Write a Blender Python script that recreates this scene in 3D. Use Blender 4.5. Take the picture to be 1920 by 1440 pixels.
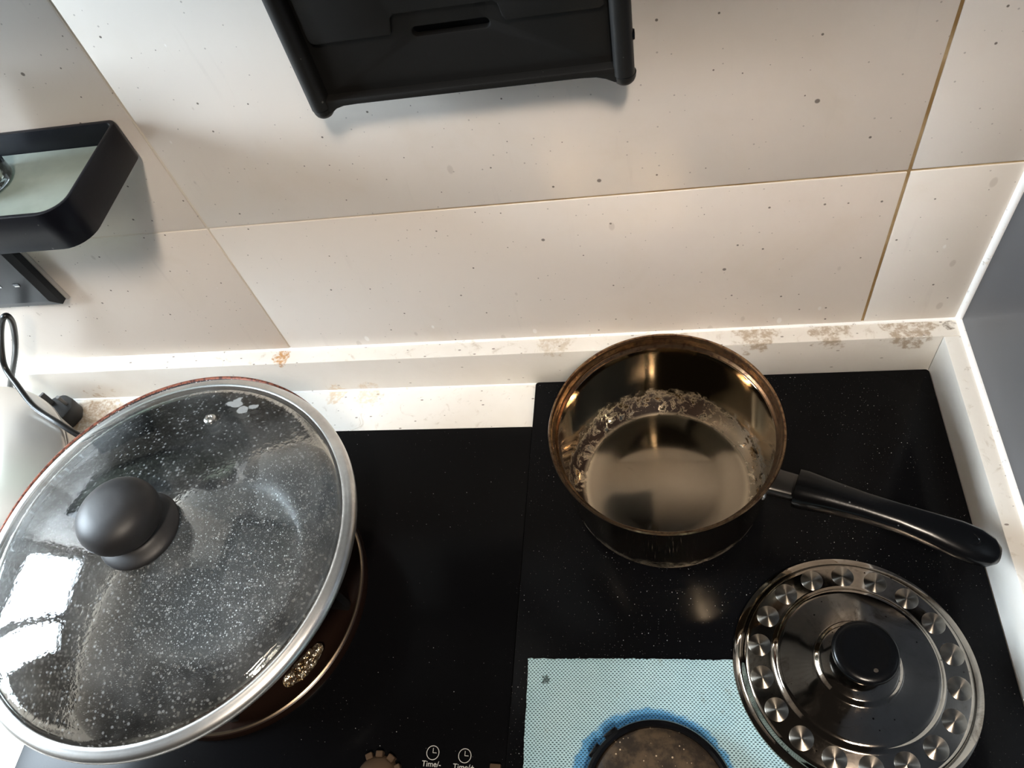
import bpy, bmesh, math, random
from mathutils import Vector, noise
random.seed(7)
S = bpy.context.scene
C = S.collection
PI = math.pi
for o in list(bpy.data.objects): bpy.data.objects.remove(o)

# ------------------------------------------------------------------ camera
cam_d = bpy.data.cameras.new('camera'); cam = bpy.data.objects.new('camera', cam_d); C.objects.link(cam)
cam.location = (0.40604, -0.48174, 0.66429)
cam.rotation_euler = (math.radians(35.0789), math.radians(10.3171), math.radians(4.8449))
cam_d.sensor_width = 36; cam_d.lens = 1396.5 / 1920 * 36; cam_d.clip_start = 0.01
S.camera = cam
# ------------------------------------------------------------------ world, lights, exposure
w = bpy.data.worlds.new('world'); S.world = w; w.use_nodes = True
w.node_tree.nodes['Background'].inputs[0].default_value = (0.50, 0.45, 0.40, 1)
w.node_tree.nodes['Background'].inputs[1].default_value = 0.035
WIN = dict(x=-1.10, y0=-0.56, y1=-0.02, z0=0.46, z1=1.03)
def area(name, loc, rot, sx, sy, power, col):
    d = bpy.data.lights.new(name, 'AREA'); d.shape = 'RECTANGLE'; d.size = sx; d.size_y = sy
    d.energy = power; d.color = col
    o = bpy.data.objects.new(name, d); C.objects.link(o); o.location = loc; o.rotation_euler = rot
    return o
area('daylight', (WIN['x'] - .06, (WIN['y0'] + WIN['y1']) / 2, (WIN['z0'] + WIN['z1']) / 2), (0, -PI / 2, 0),
     WIN['z1'] - WIN['z0'], WIN['y1'] - WIN['y0'], 50, (0.76, 0.89, 1.0))
lo = area('ceiling_lamp', (0.625, -1.17, 1.70), (math.radians(30), 0, 0), 0.13, 0.32, 19, (1.0, 0.865, 0.72)); lo.data.shape = 'ELLIPSE'
S.view_settings.view_transform = 'Standard'; S.view_settings.look = 'None'
S.view_settings.exposure = 0.36; S.view_settings.gamma = 1.0; S.view_settings.use_curve_mapping = False
try: S.cycles.blur_glossy = 0.1; S.cycles.sample_clamp_indirect = 60
except Exception: pass

# ------------------------------------------------------------------ node helpers
class NT:
    def __init__(s, name):
        s.m = bpy.data.materials.new(name); s.m.use_nodes = True; s.t = s.m.node_tree; s.t.nodes.clear()
        s.out = s.n('ShaderNodeOutputMaterial'); s._pos = None
    def n(s, typ, **kw):
        nd = s.t.nodes.new(typ)
        for k, v in kw.items(): setattr(nd, k, v)
        return nd
    def l(s, a, b): s.t.links.new(a, b)
    def put(s, inp, v):
        if hasattr(v, 'is_output'): s.l(v, inp)
        elif isinstance(v, (tuple, list)) and len(v) == 3 and inp.type == 'RGBA': inp.default_value = (*v, 1)
        else: inp.default_value = v
    def pos(s):
        if s._pos is None: s._pos = s.n('ShaderNodeNewGeometry').outputs['Position']
        return s._pos
    def obj(s): return s.n('ShaderNodeTexCoord').outputs['Object']
    def math(s, op, a, b=0.0, c=0.0):
        nd = s.n('ShaderNodeMath', operation=op)
        for i, v in enumerate((a, b, c)): s.put(nd.inputs[i], v)
        return nd.outputs[0]
    def sm(s, v, a, b):   # smoothstep
        nd = s.n('ShaderNodeMapRange', interpolation_type='SMOOTHSTEP')
        s.put(nd.inputs['Value'], v); nd.inputs['From Min'].default_value = a; nd.inputs['From Max'].default_value = b
        return nd.outputs[0]
    def noise(s, scale, detail=3, rough=.5, vec=None, dist=0):
        nd = s.n('ShaderNodeTexNoise'); s.l(vec if vec is not None else s.pos(), nd.inputs['Vector'])
        nd.inputs['Scale'].default_value = scale; nd.inputs['Detail'].default_value = detail
        nd.inputs['Roughness'].default_value = rough; nd.inputs['Distortion'].default_value = dist
        return nd.outputs['Fac']
    def scaled(s, v, sc):
        nd = s.n('ShaderNodeVectorMath', operation='MULTIPLY'); s.l(v, nd.inputs[0]); nd.inputs[1].default_value = sc
        return nd.outputs[0]
    def mix(s, f, a, b):
        nd = s.n('ShaderNodeMix', data_type='RGBA'); s.put(nd.inputs[0], f); s.put(nd.inputs[6], a); s.put(nd.inputs[7], b)
        return nd.outputs[2]
    def plane(s, axes, k=(1, 1)):
        sp = s.n('ShaderNodeSeparateXYZ'); s.l(s.pos(), sp.inputs[0]); cb = s.n('ShaderNodeCombineXYZ')
        for i, a in enumerate(axes): s.l(s.math('MULTIPLY', sp.outputs['xyz'.index(a)], k[i]), cb.inputs[i])
        return cb.outputs[0]
    def specks(s, scale, rmax, gate, vec=None, dim='3D'):
        v = s.n('ShaderNodeTexVoronoi', voronoi_dimensions=dim); s.l(vec if vec is not None else s.pos(), v.inputs['Vector']); v.inputs['Scale'].default_value = scale
        sp = s.n('ShaderNodeSeparateColor'); s.l(v.outputs['Color'], sp.inputs[0])
        r = s.math('MULTIPLY', sp.outputs[0], rmax)
        d = s.math('SUBTRACT', r, v.outputs['Distance'])
        a = s.sm(d, 0.0, rmax * .35)
        g = s.math('GREATER_THAN', sp.outputs[1], gate)
        return s.math('MULTIPLY', a, g)
    def blob(s, c, r, wob=0.4, sc=120, e=.8):   # irregular stain about a world point
        nd = s.n('ShaderNodeVectorMath', operation='DISTANCE'); s.l(s.pos(), nd.inputs[0]); nd.inputs[1].default_value = c
        d = s.math('ADD', nd.outputs['Value'], s.math('MULTIPLY', s.math('SUBTRACT', s.noise(sc), .5), r * wob * 2))
        return s.math('SUBTRACT', 1.0, s.sm(d, r * e, r))
    def bump(s, h, strength=.3, dist=.001):
        nd = s.n('ShaderNodeBump'); nd.inputs['Strength'].default_value = strength; nd.inputs['Distance'].default_value = dist
        s.l(h, nd.inputs['Height']); return nd.outputs[0]
    def bsdf(s, col=(.5, .5, .5), rough=.4, metal=0., spec=.5, normal=None, **kw):
        b = s.n('ShaderNodeBsdfPrincipled'); s.put(b.inputs['Base Color'], col); s.put(b.inputs['Roughness'], rough)
        s.put(b.inputs['Metallic'], metal); s.put(b.inputs['Specular IOR Level'], spec)
        if normal is not None: s.l(normal, b.inputs['Normal'])
        for k, v in kw.items(): s.put(b.inputs[k.replace('_', ' ')], v)
        return b
    def done(s, b):
        s.l(b.outputs[0], s.out.inputs[0]); return s.m
def simple(name, col, rough=.4, metal=0., spec=.5, **kw):
    t = NT(name); return t.done(t.bsdf(col, rough, metal, spec, **kw))

# ------------------------------------------------------------------ materials
def mat_tile():
    t = NT('cream_tile')
    base = t.mix(t.noise(3.0, 4), (.72, .66, .595), (.80, .745, .685))
    base = t.mix(t.math('MULTIPLY', t.sm(t.noise(9, 5, .6, dist=.6), .52, .75), .25), base, (.64, .55, .44))
    streak = t.noise(1.0, 4, .6, vec=t.scaled(t.pos(), (70, 1, 9)))
    base = t.mix(t.math('MULTIPLY', t.sm(streak, .60, .78), .16), base, (.45, .40, .36))
    pl = t.plane('xz'); pd = t.plane('xz', (1, .55))
    base = t.mix(t.math('MULTIPLY', t.specks(46, .058, .60, pl, '2D'), .85), base, (.09, .065, .05))
    base = t.mix(t.math('MULTIPLY', t.specks(85, .075, .62, pl, '2D'), .45), base, (.16, .12, .10))
    base = t.mix(t.math('MULTIPLY', t.specks(19, .045, .70, pl, '2D'), .80), base, (.10, .075, .06))
    base = t.mix(t.math('MULTIPLY', t.specks(24, .085, .66, pd, '2D'), .28), base, (.34, .28, .23))
    base = t.mix(t.math('MULTIPLY', t.specks(21, .060, .75, pd, '2D'), .6), base, (.95, .93, .9))
    return t.done(t.bsdf(base, .38, 0, .12, t.bump(t.noise(40, 2), .05, .001)))
def mat_grout():
    t = NT('stained_grout')
    c = t.mix(t.sm(t.noise(14, 4, .7), .35, .65), (.52, .40, .24), (.30, .19, .08))
    sx = t.n('ShaderNodeSeparateXYZ'); t.l(t.pos(), sx.inputs[0])
    clean = t.math('SUBTRACT', 1.0, t.sm(sx.outputs[0], -.05, .35))
    c = t.mix(t.math('MULTIPLY', clean, .95), c, (.74, .68, .60))
    return t.done(t.bsdf(c, .85, 0, .2))
def mat_quartz():
    t = NT('stained_white_worktop')
    c = t.mix(t.noise(18, 5, .6), (.76, .72, .65), (.88, .855, .81))
    st = t.sm(t.noise(55, 6, .7, dist=1.2), .56, .72)
    geo = t.n('ShaderNodeNewGeometry'); sx = t.n('ShaderNodeSeparateXYZ'); t.l(geo.outputs['Normal'], sx.inputs[0])
    up = t.math('GREATER_THAN', sx.outputs[2], .5)
    k = t.math('ADD', t.math('MULTIPLY', up, .42), .06)
    c = t.mix(t.math('MULTIPLY', st, k), c, (.44, .37, .28))
    v2 = t.scaled(t.pos(), (60, 110, 110))
    c = t.mix(t.math('MULTIPLY', t.sm(t.noise(1, 5, .7, vec=v2), .64, .74), t.math('ADD', t.math('MULTIPLY', up, .6), .1)), c, (.24, .19, .15))
    c = t.mix(t.math('MULTIPLY', t.math('MULTIPLY', t.specks(110, .12, .55, t.plane('xy', (.5, 1)), '2D'), up), .75), c, (.13, .09, .065))
    c = t.mix(t.math('MULTIPLY', t.math('MULTIPLY', t.specks(75, .09, .7, t.plane('xz', (.6, 1)), '2D'), t.math('GREATER_THAN', t.math('MULTIPLY', sx.outputs[1], -1.0), .5)), .55), c, (.20, .15, .12))
    for p, r, col, a in (((-.008, -.0105, .0558), .011, (.50, .23, .05), .9), ((.039, -.0265, 0), .013, (.62, .42, .20), .55),
                         ((.077, -.0275, 0), .016, (.60, .43, .24), .45), ((-.268, -.05, 0), .035, (.42, .27, .12), .7),
                         ((.676, -.008, .0558), .006, (.12, .075, .04), .8), ((.50, -.004, .0558), .022, (.36, .25, .13), .7), ((.57, -.003, .0558), .022, (.34, .24, .13), .7), ((.42, -.004, .0558), .02, (.40, .30, .17), .6), ((.64, -.003, .0558), .025, (.32, .22, .12), .75), ((.30, -.004, .0558), .02, (.45, .34, .20), .5)):
        c = t.mix(t.math('MULTIPLY', t.blob(p, r, .7), t.math('MULTIPLY', t.sm(t.noise(160, 5, .7), .36, .60), a)), c, col)
    return t.done(t.bsdf(c, .35, 0, .35))
def mat_sealant():
    t = NT('white_sealant')
    c = t.mix(t.sm(t.noise(70, 5, .7), .55, .75), (.93, .92, .90), (.72, .64, .52))
    c = t.mix(t.math('MULTIPLY', t.sm(t.noise(130, 6, .8), .60, .70), .8), c, (.20, .14, .085))
    return t.done(t.bsdf(c, .45, 0, .4))
def mat_blackglass(name, dens, gate):
    t = NT(name)
    pl = t.plane('xy')
    sp = t.math('MAXIMUM', t.specks(dens, .00042 * dens, gate, pl, '2D'), t.math('MULTIPLY', t.specks(dens * 2.3, .00030 * dens * 2.3, gate + .05, pl, '2D'), .35))
    patch = t.sm(t.noise(7, 3), .46, .60)
    sp = t.math('MULTIPLY', sp, t.math('ADD', t.math('MULTIPLY', patch, .85), .15))
    c = t.mix(sp, (.0035, .0036, .0042), (.55, .55, .56))
    return t.done(t.bsdf(c, t.math('ADD', t.math('MULTIPLY', sp, .3), .16), 0, .07))
def mat_steel(name, col=(.60, .55, .49), rough=.17, aniso=.6, grime=0):
    t = NT(name)
    tan = t.n('ShaderNodeTangent', direction_type='RADIAL', axis='Z')
    o = t.obj(); sx = t.n('ShaderNodeSeparateXYZ'); t.l(o, sx.inputs[0])
    h = t.sm(t.noise(30, 5, .7), .3, .8)
    c = t.mix(h, col, tuple(k * .72 for k in col))
    if grime:
        gr = t.math('MULTIPLY', t.sm(t.noise(24, 6, .75, dist=.8), .50, .68), grime)
        c = t.mix(gr, c, (.06, .04, .028)); h = t.math('ADD', h, t.math('MULTIPLY', gr, 2.0))
        c = t.mix(t.specks(260, .28, .8), c, (.03, .02, .015))
    b = t.bsdf(c, t.math('ADD', t.math('MULTIPLY', h, .08), rough), 1.0, .5, Anisotropic=aniso, Anisotropic_Rotation=.25)
    t.l(tan.outputs[0], b.inputs['Tangent']); return t.done(b)
def mat_pot():
    t = NT('scorched_steel_pot')
    tan = t.n('ShaderNodeTangent', direction_type='RADIAL', axis='Z')
    sx = t.n('ShaderNodeSeparateXYZ'); t.l(t.obj(), sx.inputs[0]); z = sx.outputs[2]
    rad = t.math('POWER', t.math('ADD', t.math('MULTIPLY', sx.outputs[0], sx.outputs[0]), t.math('MULTIPLY', sx.outputs[1], sx.outputs[1])), .5)
    n1 = t.noise(95, 6, .75, dist=.5)
    ringr = t.math('MULTIPLY', t.sm(rad, .074, .080), t.math('SUBTRACT', 1.0, t.sm(t.math('ADD', z, t.math('MULTIPLY', t.math('SUBTRACT', t.noise(60, 5, .7), .5), .05)), .016, .030)))
    side = t.sm(t.math('SUBTRACT', t.math('MULTIPLY', sx.outputs[1], .9), t.math('MULTIPLY', sx.outputs[0], .8)), -.05, .05)  # scorch is on the back-left
    burn = t.math('MULTIPLY', t.math('MULTIPLY', ringr, t.sm(n1, .39, .50)), t.math('ADD', t.math('MULTIPLY', side, .6), .4))
    heat = t.noise(9, 3, .5)
    c = t.mix(heat, (.60, .48, .31), (.50, .43, .35))
    flo = t.math('MULTIPLY', t.math('SUBTRACT', 1.0, t.sm(z, .0045, .008)), t.math('SUBTRACT', 1.0, t.sm(rad, .070, .082)))
    c = t.mix(t.math('MULTIPLY', flo, .85), c, t.mix(t.noise(22, 4, .6), (.12, .10, .075), (.20, .165, .125)))
    c = t.mix(burn, c, (.020, .011, .008))
    ro = t.math('ADD', t.math('MULTIPLY', burn, .6), t.math('ADD', t.math('MULTIPLY', t.noise(45, 4), .04), .045))
    b = t.bsdf(c, ro, t.math('SUBTRACT', 1.0, t.math('MULTIPLY', burn, .97)), .25, t.bump(n1, .0, .001), Anisotropic=.9, Anisotropic_Rotation=.25)
    t.l(tan.outputs[0], b.inputs['Tangent']); return t.done(b)
def mat_rim():
    t = NT('heat_browned_rim')
    n = t.noise(230, 5, .7)
    c = t.mix(t.sm(n, .40, .70), (.36, .225, .125), (.10, .045, .028))
    return t.done(t.bsdf(c, t.math('ADD', t.math('MULTIPLY', n, .35), .04), .95, .5))
def mat_coating():
    t = NT('speckled_nonstick')
    s1 = t.specks(480, .50, .35); s2 = t.math('MULTIPLY', t.specks(900, .55, .35), .45)
    c = t.mix(t.math('MAXIMUM', s1, s2), (.020, .020, .023), (.62, .63, .66))
    return t.done(t.bsdf(c, .34, 0, .5, t.bump(t.noise(600, 2), .25, .0004)))
def mat_copper():
    t = NT('copper_brown_enamel')
    n = t.noise(260, 4, .7)
    c = t.mix(t.sm(n, .45, .6), (.30, .10, .06), (.08, .025, .02))
    return t.done(t.bsdf(c, .38, .3, .5))
def mat_glass(name, tint, haze, hz_scale=1., drops=1.6, film=(.84, .88, .90), floor=0., smears=()):
    t = NT(name)
    fr = t.n('ShaderNodeFresnel'); fr.inputs[0].default_value = 1.5
    tr = t.n('ShaderNodeBsdfTransparent'); tr.inputs[0].default_value = (*tint, 1)
    gl = t.n('ShaderNodeBsdfGlossy'); gl.inputs['Roughness'].default_value = .03; gl.inputs[0].default_value = (1, 1, 1, 1)
    m1 = t.n('ShaderNodeMixShader'); t.l(fr.outputs[0], m1.inputs[0]); t.l(tr.outputs[0], m1.inputs[1]); t.l(gl.outputs[0], m1.inputs[2])
    df = t.n('ShaderNodeBsdfDiffuse'); df.inputs[0].default_value = (*film, 1)
    cl = t.sm(t.noise(13 * hz_scale, 5, .65), .36, .68)
    dr = t.specks(330, .50, .3)
    mark = t.math('MULTIPLY', t.sm(t.noise(30, 4, .7, dist=1.), .68, .70), .35)
    f = t.math('ADD', t.math('MULTIPLY', cl, haze), t.math('ADD', t.math('MULTIPLY', dr, haze * drops), floor))
    f = t.math('MAXIMUM', f, t.math('MULTIPLY', mark, min(1, haze * 8)))
    for p_, r__ in smears: f = t.math('MAXIMUM', f, t.math('MULTIPLY', t.blob(p_, r__, .8, 90), .38))
    m2 = t.n('ShaderNodeMixShader'); t.l(f, m2.inputs[0]); t.l(m1.outputs[0], m2.inputs[1]); t.l(df.outputs[0], m2.inputs[2])
    nb = t.bump(t.noise(220, 2, .5), .12, .0006)
    t.l(nb, gl.inputs['Normal'])
    return t.done(m2)
def mat_perlage():
    t = NT('swirl_polished_steel')
    tan = t.n('ShaderNodeTangent', direction_type='RADIAL', axis='Z')
    b = t.bsdf(t.mix(t.noise(200, 3), (.40, .355, .30), (.26, .23, .195)), .28, 1.0, .5, Anisotropic=.95, Anisotropic_Rotation=.25)
    t.l(tan.outputs[0], b.inputs['Tangent']); return t.done(b)
def mat_cloth():
    t = NT('blue_woven_cloth')
    sx = t.n('ShaderNodeSeparateXYZ'); t.l(t.pos(), sx.inputs[0])
    n = t.math('MULTIPLY', t.math('SUBTRACT', t.noise(60, 2), .5), .0018)
    x = t.math('ADD', sx.outputs[0], n); y = t.math('ADD', sx.outputs[1], n)
    PX, PY = .0031, .0015
    row = t.math('FLOOR', t.math('DIVIDE', y, PY))
    off = t.math('MULTIPLY', t.math('MODULO', t.math('ABSOLUTE', row), 2.0), .5)
    fx = t.math('ABSOLUTE', t.math('SUBTRACT', t.math('FRACT', t.math('ADD', t.math('DIVIDE', x, PX), off)), .5))
    fy = t.math('ABSOLUTE', t.math('SUBTRACT', t.math('FRACT', t.math('DIVIDE', y, PY)), .5))
    hole = t.math('MULTIPLY', t.math('SUBTRACT', 1.0, t.sm(fx, .17, .30)), t.math('SUBTRACT', 1.0, t.sm(fy, .16, .36)))
    c = t.mix(t.noise(26, 4, .6), (.36, .58, .66), (.54, .74, .79))
    wet = t.blob((.3910, -.4170, .008), .0680, .06, 150, .95)
    c = t.mix(wet, c, (.12, .34, .60))
    dirt = t.math('MULTIPLY', t.sm(t.noise(34, 5, .7), .62, .72), .5)
    c = t.mix(dirt, c, (.30, .36, .34))
    c = t.mix(t.math('MULTIPLY', t.blob((.303, -.332, .008), .0038, 1.3, 420), .85), c, (.05, .07, .07))
    c = t.mix(t.math('MULTIPLY', hole, .93), c, (.012, .035, .045))
    h = t.math('SUBTRACT', 1.0, hole)
    return t.done(t.bsdf(c, .9, 0, .1, t.bump(h, .5, .0008)))
def mat_rust():
    t = NT('scorched_brown_metal')
    n = t.noise(70, 6, .7)
    c = t.mix(t.sm(n, .4, .65), (.025, .016, .009), (.085, .055, .030))
    c = t.mix(t.math('MULTIPLY', t.specks(330, .30, .6), .9), c, (.55, .42, .28))
    c = t.mix(t.math('MULTIPLY', t.blob((.40, -.435, .026), .026, .7, 90, .3), .7), c, (.22, .17, .13))
    return t.done(t.bsdf(c, .42, .25, .5, t.bump(n, .4, .001)))
def mat_panel():
    t = NT('dark_grey_laminate')
    c = t.mix(t.specks(22, .06, .7), (.050, .057, .070), (.5, .5, .5))
    return t.done(t.bsdf(c, .30, 0, .35))
def mat_blackplastic(name, col=(.011, .011, .012), rough=.38, spec=.45):
    t = NT(name)
    c = t.mix(t.math('MULTIPLY', t.specks(120, .12, .7), .45), col, (.22, .21, .20))
    return t.done(t.bsdf(c, rough, 0, spec, t.bump(t.noise(500, 2), .06, .0005)))
def mat_foil():
    t = NT('crumpled_foil')
    return t.done(t.bsdf(t.mix(t.sm(t.noise(190, 3), .45, .62), (.92, .80, .60), (.42, .28, .14)), .16, .95, .5, t.bump(t.noise(240, 3), .9, .003)))

M = dict(tile=mat_tile(), grout=mat_grout(), quartz=mat_quartz(), seal=mat_sealant(),
    hob=mat_blackglass('black_hob_glass', 85, .72), slab=mat_blackglass('black_speckled_glass', 190, .68),
    pot=mat_pot(), rim=mat_rim(), lidsteel=mat_steel('worn_lid_steel', (.37, .32, .27), .05, .25, .7), brightsteel=mat_steel('rim_steel', (.90, .90, .89), .32, .3),
    coat=mat_coating(), copper=mat_copper(), lidglass=mat_glass('fogged_lid_glass', (.96, .975, .97), .05, drops=3.0, floor=.006, smears=(((.029, -.138, .160), .0085), ((.040, -.148, .160), .006), ((.048, -.143, .160), .006), ((-.020, -.352, .160), .0045))), shelfglass=mat_glass('frosted_shelf_glass', (.80, .92, .87), .12, .5, 0., (.70, .79, .74), .30),
    jarglass=mat_glass('jar_glass', (.93, .95, .94), .04), perl=mat_perlage(), cloth=mat_cloth(), rust=mat_rust(), panel=mat_panel(),
    rack=mat_blackplastic('black_rack_plastic', (.010, .0095, .009), .45, .35), shelfblk=mat_blackplastic('black_shelf_aluminium', (.004, .0045, .008), .33, .25),
    bake=mat_blackplastic('black_bakelite', (.003, .003, .0033), .22, .3), knob=mat_blackplastic('matt_black_knob', (.022, .022, .024), .48),
    rubber=mat_blackplastic('black_cable_rubber', (.010, .010, .011), .35), plug=mat_blackplastic('dark_plug_plastic', (.030, .033, .037), .45),
    sock=mat_blackplastic('black_socket_plastic', (.022, .025, .029), .40, .15), foil=mat_foil(),
    enamel=simple('dark_brown_enamel', (.020, .010, .007), .30, .2), iron=simple('black_cast_iron', (.008, .008, .008), .6),
    brass=simple('tarnished_brass', (.115, .072, .042), .55, .5), print=simple('pale_grey_print', (.62, .61, .58), .6),
    silver=simple('pale_silver_enamel', (.66, .63, .59), .30, .75), wallpaint=simple('white_wall_paint', (.70, .68, .64), .8),
    frame=simple('white_window_frame', (.75, .75, .74), .5), powder=simple('dark_brown_powder', (.045, .025, .018), .9),
    pinmetal=simple('dull_pin_metal', (.20, .20, .205), .35, .4), white=simple('white_shutter', (.8, .8, .8), .4), grey=simple('grey_backing', (.42, .40, .38), .5),
    blackgloss=simple('glossy_black', (.004, .004, .0045), .10))

# ------------------------------------------------------------------ mesh helpers
def link(name, me, mat=None, parent=None, loc=(0, 0, 0), rot=(0, 0, 0)):
    o = bpy.data.objects.new(name, me); C.objects.link(o); o.location = loc; o.rotation_euler = rot
    if parent: o.parent = parent
    if mat is not None and me is not None and len(me.materials) == 0: me.materials.append(mat)
    return o
def mesh(name, v, f, smooth=True, ang=35):
    me = bpy.data.meshes.new(name); me.from_pydata([tuple(a) for a in v], [], f); me.update()
    bm = bmesh.new(); bm.from_mesh(me); bmesh.ops.recalc_face_normals(bm, faces=bm.faces); bm.to_mesh(me); bm.free()
    if smooth:
        for p in me.polygons: p.use_smooth = True
        me.set_sharp_from_angle(angle=math.radians(ang))
    return me
def from_bm(name, bm, smooth=True, ang=35):
    bmesh.ops.recalc_face_normals(bm, faces=bm.faces)
    me = bpy.data.meshes.new(name); bm.to_mesh(me); bm.free()
    if smooth:
        for p in me.polygons: p.use_smooth = True
        me.set_sharp_from_angle(angle=math.radians(ang))
    return me
def lathe_me(name, prof, n=96, closed=False, ang=35):
    v, f, idx = [], [], []
    for r, z in prof:
        if r < 1e-6: idx.append([len(v)] * n); v.append((0, 0, z))
        else:
            idx.append(list(range(len(v), len(v) + n)))
            v += [(r * math.cos(2 * PI * k / n), r * math.sin(2 * PI * k / n), z) for k in range(n)]
    pr = list(zip(range(len(prof)), range(1, len(prof))))
    if closed: pr.append((len(prof) - 1, 0))
    for a, b in pr:
        for k in range(n):
            q = [idx[a][k], idx[a][(k + 1) % n], idx[b][(k + 1) % n], idx[b][k]]
            u = []
            for i in q:
                if i not in u: u.append(i)
            if len(u) > 2: f.append(u)
    return mesh(name, v, f, True, ang)
def smooth_prof(p, it=2):
    for _ in range(it):
        q = [p[0]]
        for a, b in zip(p, p[1:]):
            q += [(a[0] * .75 + b[0] * .25, a[1] * .75 + b[1] * .25), (a[0] * .25 + b[0] * .75, a[1] * .25 + b[1] * .75)]
        q.append(p[-1]); p = q
    return p
def box_bm(x0, x1, y0, y1, z0, z1, bev=0., seg=2):
    bm = bmesh.new(); bmesh.ops.create_cube(bm, size=1)
    for v in bm.verts: v.co = ((x0 + x1) / 2 + v.co.x * (x1 - x0), (y0 + y1) / 2 + v.co.y * (y1 - y0), (z0 + z1) / 2 + v.co.z * (z1 - z0))
    if bev: bmesh.ops.bevel(bm, geom=list(bm.edges), offset=bev, segments=seg, profile=.5, affect='EDGES')
    return bm
def box(name, b, mat, parent=None, bev=0., seg=2, **kw):
    return link(name, from_bm(name, box_bm(*b, bev, seg)), mat, parent, **kw)
def rrect(x0, x1, y0, y1, r, n=6):
    rs = r if isinstance(r, (tuple, list)) else (r,) * 4   # (x1,y1) (x0,y1) (x0,y0) (x1,y0)
    out = []
    for (cx, cy, sx, sy), a0, rr in zip(((x1, y1, -1, -1), (x0, y1, 1, -1), (x0, y0, 1, 1), (x1, y0, -1, 1)), (0, 90, 180, 270), rs):
        for k in range(n + 1):
            a = math.radians(a0 + 90 * k / n); out.append((cx + sx * rr + rr * math.cos(a), cy + sy * rr + rr * math.sin(a)))
    return out
def prism(name, outer, holes, lo, hi, mapf=lambda a, b, c: (a, b, c), bev=0., ang=24):
    """polygon (with holes) extruded between lo and hi; mapf sends (u,v,w) to xyz"""
    bm = bmesh.new(); edges = []
    for loop in [outer] + holes:
        vs = [bm.verts.new((a, b, lo)) for a, b in loop]
        edges += [bm.edges.new((vs[i], vs[(i + 1) % len(vs)])) for i in range(len(vs))]
    bmesh.ops.triangle_fill(bm, edges=edges, use_beauty=True, use_dissolve=False)
    bmesh.ops.dissolve_limit(bm, angle_limit=.01, verts=[], edges=list(bm.edges)) if not holes else None
    r = bmesh.ops.extrude_face_region(bm, geom=list(bm.faces))
    for g in r['geom']:
        if isinstance(g, bmesh.types.BMVert): g.co.z = hi
    if bev:
        es = [e for e in bm.edges if len(e.link_faces) == 2 and abs(e.verts[0].co.z - e.verts[1].co.z) < 1e-7 and e.calc_face_angle(0) > .8]
        bmesh.ops.bevel(bm, geom=es, offset=bev, segments=2, profile=.5, affect='EDGES')
    for v in bm.verts: v.co = mapf(*v.co)
    return from_bm(name, bm, True, ang)
def tube_me(name, pts, r, n=12, cap=True, sub=8):
    P = [Vector(p) for p in pts]; Q = []
    if sub:
        for i in range(len(P) - 1):
            a, b, c, d = P[max(i - 1, 0)], P[i], P[i + 1], P[min(i + 2, len(P) - 1)]
            for k in range(sub):
                t = k / sub
                Q.append(.5 * (2 * b + (c - a) * t + (2 * a - 5 * b + 4 * c - d) * t * t + (3 * b - a - 3 * c + d) * t ** 3))
        Q.append(P[-1])
    else: Q = P
    v, f = [], []; N = None
    for i, q in enumerate(Q):
        T = (Q[min(i + 1, len(Q) - 1)] - Q[max(i - 1, 0)]).normalized()
        if N is None: N = T.orthogonal().normalized()
        N = (N - T * N.dot(T)).normalized(); B = T.cross(N)
        rr = r(i / (len(Q) - 1)) if callable(r) else r
        v += [tuple(q + rr * (N * math.cos(2 * PI * k / n) + B * math.sin(2 * PI * k / n))) for k in range(n)]
    for i in range(len(Q) - 1):
        for k in range(n): f.append((i * n + k, i * n + (k + 1) % n, (i + 1) * n + (k + 1) % n, (i + 1) * n + k))
    if cap: f += [tuple(range(n))[::-1], tuple(range((len(Q) - 1) * n, len(Q) * n))]
    return mesh(name, v, f, True, 50)
def thing(name, label, cat, loc=(0, 0, 0), rotz=0):
    o = bpy.data.objects.new(name, None); C.objects.link(o); o.location = loc; o.rotation_euler = (0, 0, rotz)
    o.empty_display_size = .02; o['label'] = label; o['category'] = cat; return o
def tag(o, label, cat): o['label'] = label; o['category'] = cat; return o
def struct(o, label=None, cat=None):
    o['kind'] = 'structure'
    if label: o['label'] = label; o['category'] = cat
    return o

# ------------------------------------------------------------------ room shell
XC, XU, D, H, ZJ = .6865, .6680, .0204, .0558, .2406
WX = WIN['x']
wall = struct(box('wall_back', (WX, XC, .0012, .12, -.04, 1.9), M['grout']), 'cream tiled splashback wall behind the hob', 'wall')
cols = [-1.1, -.6, 0, .6, XC]; rows = [.0, ZJ, ZJ + .3, ZJ + .6, ZJ + .9, 1.9]
for i in range(4):
    for j in range(5):
        x0, x1, z0, z1 = cols[i] + .0013, cols[i + 1] - .0013, rows[j] + .0011, rows[j + 1] - .0011
        if i == 3: x1 = XC - .0005
        if j == 0: z0 = .0560
        cx, cz = (x0 + x1) / 2, (z0 + z1) / 2
        bm = box_bm(x0 - cx, x1 - cx, 0, .008, z0 - cz, z1 - cz, .0007, 2)
        link('tile', from_bm('tile', bm), M['tile'], wall, (cx, random.uniform(-.0002, .0002), cz))
wr = struct(box('wall_right', (XC, XC + .6, -1.0, .12, -.04, 1.8), M['panel'], bev=.001), 'dark grey glossy side panel right of the corner', 'panel')
t1 = struct(link('trim_1', tube_me('trim_1', [(XC - .0005, -.0005, H + .001), (XC - .0005, -.0005, .6), (XC - .0005, -.0005, 1.8)], .0042, 12, sub=4), M['seal']), 'white sealant bead up the wall corner by the grey panel', 'sealant')
t2 = struct(link('trim_2', tube_me('trim_2', [(XC, -.001, H), (XC, -.4, H), (XC, -1.0, H)], .0040, 12, sub=6), M['seal']), 'white sealant bead between side upstand and grey panel', 'sealant')
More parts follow.
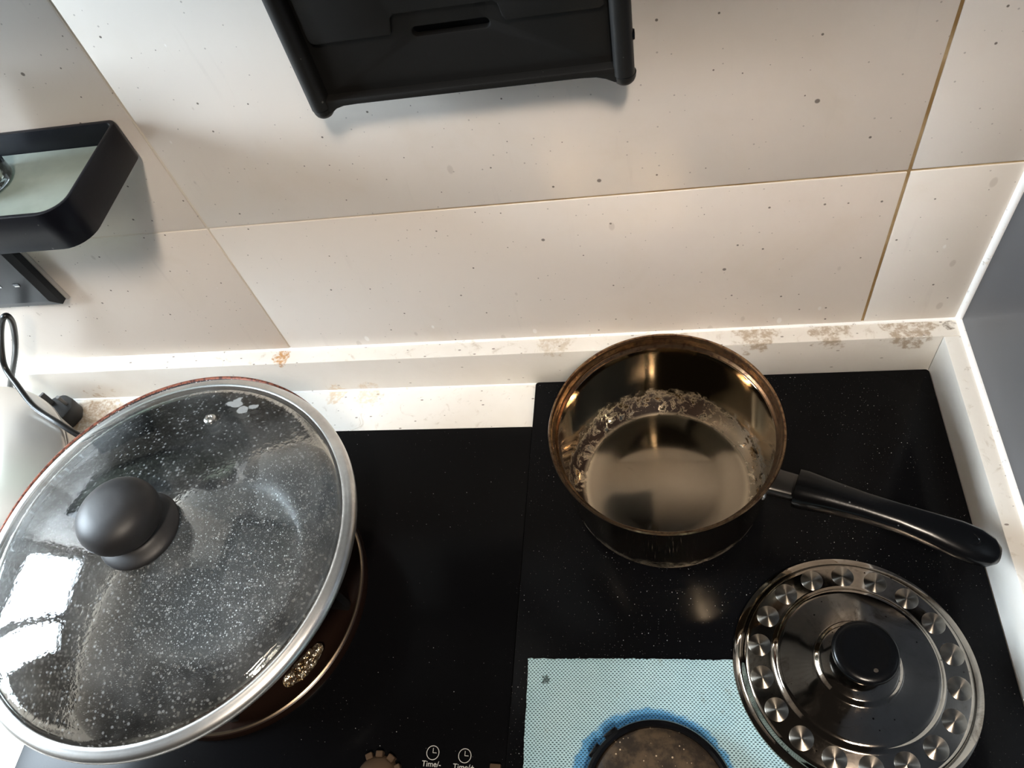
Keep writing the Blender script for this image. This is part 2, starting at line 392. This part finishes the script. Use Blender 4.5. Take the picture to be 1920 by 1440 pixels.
t3 = struct(link('trim_3', tube_me('trim_3', [(WX, 0, H - .0006), (-.4, 0, H - .0006), (.3, 0, H - .0006), (XC, 0, H - .0006)], .0026, 10, sub=6), M['seal']), 'thin stained sealant line along the foot of the tiles', 'sealant')
# left wall with the window that gives the daylight
wl = prism('wall_left', [(-1.6, -.04), (.12, -.04), (.12, 1.9), (-1.6, 1.9)],
           [[(WIN['y0'], WIN['z0']), (WIN['y1'], WIN['z0']), (WIN['y1'], WIN['z1']), (WIN['y0'], WIN['z1'])]], WX - .05, WX, lambda a, b, c: (c, a, b))
struct(link('wall_left', wl, M['wallpaint']), 'white painted left wall with a window opening', 'wall')
ym = WIN['y0'] * .62 + WIN['y1'] * .38
wf = prism('window_1', [(WIN['y0'], WIN['z0']), (WIN['y1'], WIN['z0']), (WIN['y1'], WIN['z1']), (WIN['y0'], WIN['z1'])],
           [rrect(WIN['y0'] + .03, ym - .02, WIN['z0'] + .03, WIN['z1'] - .03, .001, 1), rrect(ym + .02, WIN['y1'] - .03, WIN['z0'] + .03, WIN['z1'] - .03, .001, 1)],
           WX - .04, WX - .005, lambda a, b, c: (c, a, b))
struct(link('window_1', wf, M['frame']), 'white framed window in the left wall', 'window')

# range hood over the hob: shades the upper tiles from the ceiling lamp
rh = thing('range_hood', 'dark range hood above the hob, over the top edge of the view', 'hood', (.30, 0, .730))
hp = [(-.0015, 0), (-.300, 0), (-.315, .010), (-.315, .045), (-.20, .11), (-.0015, .16)]
link('hood_body', prism('hood_body', hp, [], -.37, .37, lambda a, b, c: (c, a, b), .003), M['rack'], rh)
for k in (-1, 1):
    fl = box('grease_filter', (k * .175 - .16, k * .175 + .16, -.26, -.04, -.004, .0005), M['grey'], rh, .0015)
    for q in range(9): box('filter_slat', (k * .175 - .15, k * .175 + .15, -.245 + q * .0235, -.233 + q * .0235, -.006, -.0035), M['grey'], fl)

# ------------------------------------------------------------------ worktop
wt = thing('worktop', 'stained white stone worktop with raised upstand under the tiles', 'worktop', (0, 0, 0))
box('counter_slab', (WX, XC, -.62, 0, -.04, 0), M['quartz'], wt)
box('upstand', (WX, XC, -D, 0, 0, H), M['quartz'], wt, bev=.0012)
box('upstand', (XU, XC, -.62, -D, 0, H), M['quartz'], wt, bev=.0012)
link('sealant_line', tube_me('sealant_line', [(WX, -D, .0), (-.3, -D, .0), (.3, -D, .0), (XU, -D, .0)], .0018, 8, sub=4), M['seal'], wt)

# ------------------------------------------------------------------ left hob
HZ = .004
hob = thing('gas_hob', 'black glass hob with clock timer marks under the frying pan', 'hob', (-.03, -.26, 0))
def L(o, x, y, z): o.location = (x + .03, y + .26, z); return o
hb = box('glass_plate', (-.15, .3030, -.28, .1826, 0, HZ), M['hob'], hob, bev=.001)
BX, BY = -.003, -.267
L(link('drip_tray', lathe_me('drip_tray', [(.05, .0), (.05, .0012), (.108, .0014), (.118, .004), (.1225, .0085), (.125, .0098), (.1272, .0085), (.1285, .004), (.1285, .0)], 128, True), M['enamel'], hob), BX, BY, HZ)
L(link('tray_edge', lathe_me('tray_edge', [(.1236, .0096), (.1250, .0106), (.1264, .0098), (.125, .0092)], 128, True), simple('worn_steel_edge', (.22, .17, .12), .3, .9), hob), BX, BY, HZ)
L(link('burner', lathe_me('burner', [(0, .022), (.034, .022), (.038, .019), (.038, .014), (.045, .012), (.047, 0), (0, 0)], 48), M['iron'], hob), BX, BY, HZ)
arm = from_bm('pan_support_arm', box_bm(.055, .116, -.004, .004, .0016, .0455, .0015))
for k in range(5):
    L(link('pan_support_arm', arm, M['iron'], hob, rot=(0, 0, 2 * PI * k / 5 + 1.2)), BX, BY, HZ)
fv, ff = [], []
NA, NR = 46, 6
for i in range(NA + 1):
    a = math.radians(-24 - 25 * i / NA); wdt = .0075 * math.sin(PI * min(1, max(.0, i / NA))) ** .5 + .001
    for j in range(NR + 1):
        r = .1065 + (j / NR - .5) * wdt * 2
        z = .0078 + .0020 * noise.noise((r * 260, a * 30, 3)) + .0010 * noise.noise((r * 600, a * 90, 1))
        fv.append((r * math.cos(a), r * math.sin(a), z))
for i in range(NA):
    for j in range(NR): ff.append((i * (NR + 1) + j, i * (NR + 1) + j + 1, (i + 1) * (NR + 1) + j + 1, (i + 1) * (NR + 1) + j))
fo = L(link('foil_strip', mesh('foil_strip', fv, ff, False), M['foil'], hob), BX, BY, HZ); fo['label'] = 'crumpled shiny foil strip'
fo.modifiers.new('thickness', 'SOLIDIFY').thickness = .0006
def text_me(name, body, size):
    cu = bpy.data.curves.new(name, 'FONT'); cu.body = body; cu.size = size; cu.align_x = 'CENTER'; cu.extrude = .00008
    o = bpy.data.objects.new(name, cu); C.objects.link(o); dg = bpy.context.evaluated_depsgraph_get()
    me = bpy.data.meshes.new_from_object(o.evaluated_get(dg)); bpy.data.objects.remove(o); me.name = name; return me
for x, y, txt in ((.2108, -.3929, 'Time/-'), (.2383, -.3936, 'Time/+')):
    ic = L(link('clock_mark', lathe_me('clock_mark', [(.0050, 0), (.0055, 0), (.0055, .0002), (.0050, .0002)], 40, True), M['print'], hob), x, y, HZ)
    ic['label'] = 'printed clock symbol'
    box('clock_hand', (-.00022, .00022, 0, .0036, 0, .0002), M['print'], ic); box('clock_hand', (0, .0032, -.00022, .00022, 0, .0002), M['print'], ic)
    tx = L(link('timer_lettering', text_me('timer_lettering', txt, .0062), M['print'], hob), x, y - .0105, HZ + .0001); tx['label'] = 'printed lettering ' + txt
# ribbed brown control knob at the front edge
kn = L(link('control_knob', lathe_me('control_knob', smooth_prof([(0, .010), (.009, .010), (.0135, .0085), (.0165, .006), (.0185, .003), (.0195, 0), (0, 0)], 1), 40), M['brass'], hob), .167, -.4165, HZ)
for a in (60, 92, 118, 30):
    ca, sa = math.cos(math.radians(a)), math.sin(math.radians(a))
    box('knob_lug', (-.003, .003, -.0025, .0025, .0, .0065), M['brass'], kn, .0006, 1, loc=(ca * .0195, sa * .0195, 0), rot=(0, 0, math.radians(a - 90)))
L(box('front_catch', (-.0045, .0045, -.012, .003, 0, .005), M['brass'], hob, .0008), .2655, -.4015, HZ)

# ------------------------------------------------------------------ right black board
SZ = .0062
cov = prism('hob_cover', rrect(.2733, XU - .0008, -.56, -D - .0022, .0035, 4), [], .0002, SZ, bev=.0008)
tag(link('hob_cover', cov, M['slab']), 'large black speckled glass board in the corner under the saucepan', 'board')

# ------------------------------------------------------------------ saucepan
sp = thing('saucepan', 'scorched stainless saucepan without lid, black handle pointing right', 'saucepan', (.408, -.147, SZ))
pot = [(0, 0), (.078, 0), (.0835, .0015), (.0862, .006), (.0890, .014), (.0914, .03), (.0920, .085), (.0930, .0935), (.0936, .0950), (.0930, .0965),
       (.0914, .0950), (.0906, .087), (.0905, .030), (.0895, .018), (.0868, .0095), (.0815, .0054), (.076, .0040), (.05, .0040), (0, .0040)]
link('pot_body', lathe_me('pot_body', pot, 160), M['pot'], sp)
rim = [(.0922, .0945), (.0942, .0962), (.0952, .0990), (.0957, .1025), (.0968, .1045), (.0982, .1052), (.0988, .1066), (.0982, .1082), (.0966, .1082), (.0956, .1066),
       (.0949, .1040), (.0943, .1000), (.0935, .0980), (.0921, .0968), (.0914, .0952)]
r_ = link('rolled_rim', lathe_me('rolled_rim', rim, 160, True), M['rim'], sp); r_['label'] = 'heat-browned rolled rim'
HA = math.radians(-21.5)
def hpt(s, u, z): return (math.cos(HA) * s - math.sin(HA) * u, math.sin(HA) * s + math.cos(HA) * u, z)
def loft(name, secs, n=20, ang=40, p=2.6):
    """superellipse sections: (s, half_width, half_height, z, tilt)"""
    v, f = [], []
    for s, a, b, z, ti in secs:
        for k in range(n):
            th = 2 * PI * k / n; c, d = math.cos(th), math.sin(th)
            uu = a * math.copysign(abs(c) ** (2 / p), c); zz = b * math.copysign(abs(d) ** (2 / p), d)
            v.append(hpt(s - zz * math.sin(ti), uu, z + zz * math.cos(ti)))
    for i in range(len(secs) - 1):
        for k in range(n): f.append((i * n + k, i * n + (k + 1) % n, (i + 1) * n + (k + 1) % n, (i + 1) * n + k))
    f += [tuple(range(n))[::-1], tuple(range((len(secs) - 1) * n, len(secs) * n))]
    return mesh(name, v, f, True, ang)
br = loft('handle_bracket', [(.0915, .0125, .0075, .070, 0), (.096, .0115, .0065, .0705, 0), (.125, .0105, .006, .0735, .05)], 16, 40, 5)
link('handle_bracket', br, simple('dark_bracket_steel', (.08, .075, .07), .3, .9), sp)
for sg in (-1, 1):
    for dz in (0,):
        rv = lathe_me('rivet', smooth_prof([(0, .0022), (.0028, .0018), (.0036, 0), (0, 0)], 1), 16)
        o = link('rivet', rv, M['brightsteel'], sp, hpt(.0910, sg * .0155, .0705)); o.rotation_euler = (0, PI / 2, HA + sg * .18)
secs = [(.1130, .0145, .0125, .0730, .06), (.1135, .0158, .0138, .0730, .06), (.120, .0160, .0140, .0735, .06), (.140, .0135, .0122, .0752, .05), (.165, .0115, .0105, .0765, .02), (.190, .0115, .0100, .0765, -.03),
        (.212, .0130, .0098, .0752, -.08), (.232, .0150, .0094, .0728, -.15), (.246, .0152, .0086, .0702, -.22), (.256, .0125, .0074, .0678, -.3), (.2615, .0078, .0052, .0662, -.35), (.2630, .002, .002, .0656, -.35)]
hd = link('handle', loft('handle', secs, 28, 60, 2.5), M['bake'], sp); hd['label'] = 'glossy black moulded handle'
lp = [hpt(.238 + .009 * math.cos(a), .0052 * math.sin(a), .0805 - .05 * (.009 * math.cos(a)) - .0013) for a in [2 * PI * k / 24 for k in range(25)]]
link('hanging_eyelet', tube_me('hanging_eyelet', lp, .0011, 8, False, 0), M['bake'], hd)

# ------------------------------------------------------------------ dishcloth
cx0, cx1, cy0, cy1 = .2868, .492, -.60, -.3140
v, f = [], []; NX, NY = 82, 112
def cz(x, y): return .0014 + .0009 * noise.noise((x * 26, y * 26, 0)) + .0003 * noise.noise((x * 120, y * 120, 5)) + .0003
for top in (1, 0):
    for j in range(NY + 1):
        for i in range(NX + 1):
            x = cx0 + (cx1 - cx0) * i / NX; y = cy0 + (cy1 - cy0) * j / NY
            ex = (.0007 * noise.noise((y * 300, 1.3, 0)) + .0015 * noise.noise((y * 20, 4.3, 0))) if i in (0, NX) else 0
            ey = (.0008 * noise.noise((x * 500, 7.7, 0)) + .0010 * noise.noise((x * 18, 2.7, 0))) if j in (0, NY) else 0
            x += ex + (cy1 - y) * -.012; y += ey
            v.append((x - cx0, y - cy1, SZ + cz(x, y) + (.0016 if top else 0) - .0008 * (i in (0, NX) or j in (0, NY)) * top))
nn = (NX + 1) * (NY + 1)
for j in range(NY):
    for i in range(NX):
        a = j * (NX + 1) + i; f.append((a, a + 1, a + NX + 2, a + NX + 1)); f.append((nn + a, nn + a + NX + 1, nn + a + NX + 2, nn + a + 1))
bd = [i for i in range(NX + 1)] + [j * (NX + 1) + NX for j in range(1, NY + 1)] + [NY * (NX + 1) + i for i in range(NX - 1, -1, -1)] + [j * (NX + 1) for j in range(NY - 1, 0, -1)]
for a, b in zip(bd, bd[1:] + bd[:1]): f.append((a, nn + a, nn + b, b))
tag(link('dishcloth', mesh('dishcloth', v, f, True, 60), M['cloth'], None, (cx0, cy1 - .001, 0), (0, 0, .032)), 'pale blue woven dishcloth with a wet ring on the black board', 'cloth')

# ------------------------------------------------------------------ brown cap on the cloth
bc = thing('burner_cap', 'round scorched brown cap with glossy black rim on the blue cloth', 'cap', (.3952, -.4195, SZ + .0034))
link('cap_rim', lathe_me('cap_rim', [(.0, 0), (.054, 0), (.0572, .002), (.0585, .008), (.0585, .0135), (.0572, .0158), (.0548, .0162), (.0528, .0150), (.0522, .0125), (0, .0125)], 96), M['blackgloss'], bc)
cap = lathe_me('cap_top', [(0, .0172), (.02, .0170), (.036, .0162), (.046, .0150), (.0500, .0140), (.0521, .0128), (.0521, .0115), (0, .0115)], 96)
link('cap_top', cap, M['rust'], bc)
for a in (128, 146):
    o = box('rim_lug', (-.0035, .0035, -.006, .006, .004, .0142), M['blackgloss'], bc, .0012, 2, loc=(.0575 * math.cos(math.radians(a)), .0575 * math.sin(math.radians(a)), 0), rot=(0, 0, math.radians(a)))

# ------------------------------------------------------------------ saucepan lid
LX, LY = .5492, -.3145
sl = thing('steel_lid', 'round steel lid with swirl-polished ring and black knob', 'lid', (LX, LY, SZ + .0022))
lidp = [(.0895, .0), (.0915, .0004), (.0922, .0014), (.0918, .0024), (.0870, .0034), (.0850, .0062), (.0838, .0100), (.0825, .0118), (.0800, .0128),
        (.0640, .0142), (.0615, .0150), (.0600, .0172), (.0585, .0182), (.0560, .0184), (.0450, .0202), (.0330, .0214), (.0312, .0220), (.0298, .0240), (.0280, .0248), (.0180, .0256), (0, .0258),
        (0, .0246), (.0280, .0236), (.0300, .0210), (.0450, .0190), (.0580, .0170), (.0610, .0138), (.0800, .0116), (.0825, .0104), (.0840, .0060), (.0860, .0026)]
link('lid_plate', lathe_me('lid_plate', lidp, 160, True, 50), M['lidsteel'], sl)
lk = lathe_me('lid_knob', smooth_prof([(0, .0), (.0125, .0), (.0135, .003), (.0130, .008), (.0175, .012), (.0215, .0165), (.0225, .0205), (.0212, .0235), (.0170, .0248), (.0100, .0240), (0, .0236)], 2), 64)
kb = link('lid_knob', lk, M['bake'], sl, (.001, .0015, .0254)); kb.scale = (1.07, 1.07, 1.0); kb['label'] = 'black knob'
link('knob_screw', lathe_me('knob_screw', [(0, .0008), (.0015, .0007), (.002, 0), (0, 0)], 12), simple('old_screw', (.12, .10, .08), .4, .8), kb, (.004, -.013, .0238))
disc = lathe_me('swirl_disc', [(0, .00022), (.0084, .00022), (.0088, .0), (0, 0)], 40)
for k in range(18):
    a = 2 * PI * (k + .45) / 18; rr = .0722
    o = link('swirl_disc', disc, M['perl'], sl, (rr * math.cos(a), rr * math.sin(a), .01352)); o.rotation_euler = (0, .0875, a)

# ------------------------------------------------------------------ frying pan and its glass lid
fp = thing('frying_pan', 'deep speckled non-stick pan with copper-brown outside on the hob', 'pan', (-.0130, -.2580, HZ + .0456))
link('pan_body', lathe_me('pan_body', smooth_prof([(0, 0), (.086, 0), (.099, .004), (.128, .033), (.154, .068), (.1640, .0805), (.1672, .0835), (.1678, .0850), (.1668, .0862), (.1640, .0852), (.1600, .0800), (.1595, .0790)], 2), 160), M['copper'], fp)
fp.scale = (.988, .988, 1.0)
link('coating', lathe_me('coating', smooth_prof([(.1640, .0855), (.1605, .0830), (.150, .068), (.124, .035), (.097, .009), (.082, .0035), (.03, .0030), (0, .0030)], 2), 160), M['coat'], fp)
GX, GY, GZ = -.0025, -.2675, .1405
gl = thing('glass_lid', 'large fogged glass lid with steel rim and black knob over the pan', 'lid', (GX, GY, GZ))
dome_o = [(.1580, .0000), (.1545, .0045), (.1515, .0085), (.1480, .0112)] + [(r, .0370 - .0265 * (r / .148) ** 2) for r in (.135, .12, .105, .09, .07, .05, .03, .015)] + [(0, .0370)]
dome_i = [(r, z - .0034) for r, z in dome_o[::-1][:-2]] + [(.1500, .0060), (.1550, -.0010)]
gl.scale = (1.012, 1.012, 1.0)
link('glass_dome', lathe_me('glass_dome', dome_o + dome_i, 160, True, 60), M['lidglass'], gl)
srim = [(.1535, .0010), (.1530, .0050), (.1545, .0062), (.1566, .0058), (.1582, .0050), (.1604, .0048), (.1626, .0030), (.1636, .0006), (.1636, -.0024), (.1626, -.0040), (.1600, -.0042), (.1600, -.0024)]
link('steel_rim', lathe_me('steel_rim', srim, 160, True, 50), M['brightsteel'], gl)
gk = lathe_me('lid_knob', smooth_prof([(0, 0), (.0330, .0), (.0345, .0022), (.0338, .0050), (.0300, .0080), (.0240, .0110), (.0225, .0140), (.0265, .0170), (.0310, .0225), (.0328, .0300), (.0315, .0385), (.0262, .0450), (.0165, .0495), (.006, .0508), (0, .0510)], 2), 72, False, 60)
k2 = link('lid_knob', gk, M['knob'], gl, (.003, -.005, .0366)); k2.scale = (.95, .95, .95); k2['label'] = 'matt black mushroom knob'
vt = lathe_me('steam_vent', [(.0018, -.002), (.0018, .0016), (.0024, .0024), (.0040, .0022), (.0052, .0010), (.0052, -.002)], 32, True)
link('steam_vent', vt, M['brightsteel'], gl, (.0170, .1060, .0232), (-.25, .03, 0))

# ------------------------------------------------------------------ wall rack (top)
rk = thing('wall_rack', 'black plastic fold-down rack hanging on the tiled wall', 'rack', (.283, -.03, .366))
def xz(a, b, c): return (a - .283, c + .03, b - .366)
def railp(x0, x1): return rrect(x0, x1, -.0435, -.0255, .0058, 5)
for x0, x1 in ((.1715, .1848), (.3835, .3968)):
    o = link('side_rail', prism('side_rail', railp(x0, x1), [], .3755, .70, lambda a, b, c: (a - .283, b + .03, c - .366)), M['rack'], rk)
    pr = [(0, -.0095), (.0045, -.0088), (.0072, -.006), (.0080, 0), (0, 0)]
    fm = lathe_me('rail_foot', smooth_prof(pr, 1), 28)
    ft = link('rail_foot', fm, M['rack'], rk, ((x0 + x1) / 2 - .283, -.0045, .0098))
outl = [(.178, .378), (.181, .3705), (.1855, .3712), (.190, .3742), (.196, .3758), (.206, .3762), (.362, .3762), (.372, .3756), (.378, .3738), (.3835, .3708), (.388, .3705), (.390, .378), (.390, .3815), (.178, .3815)]
link('cross_bar', prism('cross_bar', outl, [], -.040, -.022, xz, .0012), M['rack'], rk)
slot = rrect(.2575, .3085, .4150, .4212, .003, 5)
link('lower_panel', prism('lower_panel', rrect(.1840, .3842, .3770, .66, (.001, .001, .004, .004), 4), [slot], -.0325, -.0265, xz, .0012), M['rack'], rk)
up = [(.1885, .70), (.1885, .4245), (.1900, .4215), (.1930, .4205), (.2435, .4205), (.2455, .4220), (.2475, .4310), (.2500, .4335), (.3140, .4335), (.3165, .4315), (.3180, .4230), (.3200, .4205), (.3780, .4205), (.3812, .4225), (.3812, .70)]
link('upper_panel', prism('upper_panel', up, [], -.0375, -.0330, xz, .0012), M['rack'], rk)
link('slot_back', from_bm('slot_back', box_bm(.250 - .283, .316 - .283, .008, .010, .045, .060, .0005)), M['iron'], rk)
link('hinge_screw', lathe_me('hinge_screw', [(0, .0016), (.003, .0014), (.0036, 0), (0, 0)], 20), M['bake'], rk, (.3966 - .283, -.006, .0345), (0, PI / 2, 0))
box('wall_mount', (-.08, .08, .005, .030, .09, .30), M['rack'], rk, .002)

# ------------------------------------------------------------------ wall shelf with jar
sh = thing('wall_shelf', 'black framed glass shelf on the wall above the socket', 'shelf', (-.2, 0, .328))
fo_ = rrect(-.27, .1885, -.1095, -.0006, (.008, .008, .022, .022), 8)
fi_ = rrect(-.266, .1850, -.1055, -.0045, (.0055, .0055, .018, .018), 8)
link('shelf_frame', prism('shelf_frame', fo_, [fi_], 0, .0340, bev=.0008), M['shelfblk'], sh)
link('glass_plate', prism('glass_plate', rrect(-.2655, .1845, -.1050, -.0050, (.005, .005, .0175, .0175), 8), [], .0100, .0150, bev=.0006), M['shelfglass'], sh)
jr = thing('spice_jar', 'small glass jar with dark brown powder at the left end of the shelf', 'jar', (-.1265, -.044, .3431))
jo = smooth_prof([(0, 0), (.020, 0), (.0235, .002), (.0242, .006), (.0242, .055), (.020, .064), (.0185, .068)], 1)
ji = [(.0168, .068), (.0180, .063), (.0220, .054), (.0220, .007), (.019, .005), (0, .005)]
link('jar_glass', lathe_me('jar_glass', jo + ji, 48), M['jarglass'], jr)
link('powder', lathe_me('powder', [(0, .0052), (.0188, .0052), (.0217, .0075), (.0217, .040), (.012, .043), (0, .042)], 48), M['powder'], jr)
link('jar_cap', lathe_me('jar_cap', [(.0, .080), (.019, .080), (.0202, .078), (.0202, .0640), (.0190, .0640), (.0190, .0690), (0, .0690)], 48), M['blackgloss'], jr)

# ------------------------------------------------------------------ socket
so = thing('wall_socket', 'black double wall socket on the tiles below the glass shelf', 'socket', (-.281, 0, .208))
def plate(name, hw, hh, y0, y1, cham, mat, par):
    v = []
    for y, c in ((y0, 0), (y1 + .003, 0), (y1, cham)):
        v += [(sx * (hw - c), y, sz * (hh - c)) for sx, sz in ((-1, -1), (1, -1), (1, 1), (-1, 1))]
    f = [(0, 1, 2, 3), (8, 9, 10, 11)] + [(a + i, a + (i + 1) % 4, a + 4 + (i + 1) % 4, a + 4 + i) for a in (0, 4) for i in range(4)]
    return link(name, mesh(name, v, f, False), mat, par)
plate('backing_plate', .0755, .0450, -.0004, -.0045, .0005, M['grey'], so)
plate('face_plate', .0735, .0430, -.0045, -.0150, .0085, M['sock'], so)
for bx in (-.036, .036):
    for px, pz, w2, h2 in ((0, .012, .0022, .0042), (-.011, -.008, .0034, .0020), (.011, -.008, .0034, .0020)):
        ps = box('pin_slot', (-w2, w2, -.0004, .0004, -h2, h2), M['blackgloss'], so, loc=(bx + px, -.0151, pz))
        box('shutter', (-w2 * .8, w2 * .8, -.0003, .0003, -h2, -h2 * .3), M['white'], ps, loc=(0, -.0003, 0))

# ------------------------------------------------------------------ cable and plug
cable = [(-.392, -.036, .010), (-.364, -.031, .046), (-.303, -.029, .111), (-.2685, -.029, .155), (-.2575, -.033, .175), (-.2690, -.036, .1670), (-.2965, -.0400, .133), (-.3048, -.0511, .110),
         (-.2860, -.0700, .101), (-.2680, -.0870, .0920), (-.2520, -.0970, .0870), (-.2290, -.1080, .0820), (-.2060, -.1180, .0690), (-.180, -.124, .045), (-.15, -.124, .015), (-.12, -.110, .0076)]
co = link('power_cable', tube_me('power_cable', [(a + .2575, b + .033, c) for a, b, c in cable], .0032, 14), M['rubber'], None, (-.2575, -.033, 0))
tag(co, 'black power cable looping up the wall behind the frying pan', 'cable')
pg = thing('power_plug', 'dark three-pin plug lying pins up on the worktop by the upstand', 'plug', (-.3085, -.0475, 0), math.radians(-25)); pg.scale = (.9, .9, .95)
pb = [(.0235 * math.cos(a), .0225 * math.sin(a)) for a in [2 * PI * k / 8 + PI / 8 for k in range(8)]]
pb2 = []
for (ax, ay), (bx, by) in zip(pb, pb[1:] + pb[:1]): pb2 += [(ax * .85 + bx * .15, ay * .85 + by * .15), (ax * .15 + bx * .85, ay * .15 + by * .85)]
link('plug_body', prism('plug_body', pb2, [], 0, .024, bev=.003, ang=30), M['plug'], pg)
box('pin', (-.0020, .0020, -.0040, .0040, .0238, .0440), M['pinmetal'], pg, .0004, 1, loc=(-.0135, .002, 0))
for yy in (-.0100, .0100):
    box('pin', (-.0032, .0032, -.0020, .0020, .0238, .0400), M['pinmetal'], pg, .0004, 1, loc=(.008, yy, 0))

# ------------------------------------------------------------------ silver appliance at the left edge
rc = thing('rice_cooker', 'rounded pale silver cooker at the left edge behind the pan', 'cooker', (-.352, -.207, HZ * 0))
link('cooker_body', lathe_me('cooker_body', smooth_prof([(0, .0), (.140, 0), (.150, .004), (.153, .02), (.1545, .066), (.1560, .072), (.1575, .0745), (.1560, .0772), (.1530, .0790), (.1440, .0830), (.125, .0900), (.105, .0955), (.0975, .0962), (.0965, .0955)], 1), 128), M['silver'], rc)
link('top_panel', lathe_me('top_panel', smooth_prof([(.0972, .0950), (.0972, .0968), (.092, .0978), (.05, .0995), (0, .1000)], 1), 96), M['blackgloss'], rc)
link('body_seam', lathe_me('body_seam', [(.1555, .0710), (.1568, .0716), (.1575, .0706), (.1562, .0700)], 128, True), M['grey'], rc)
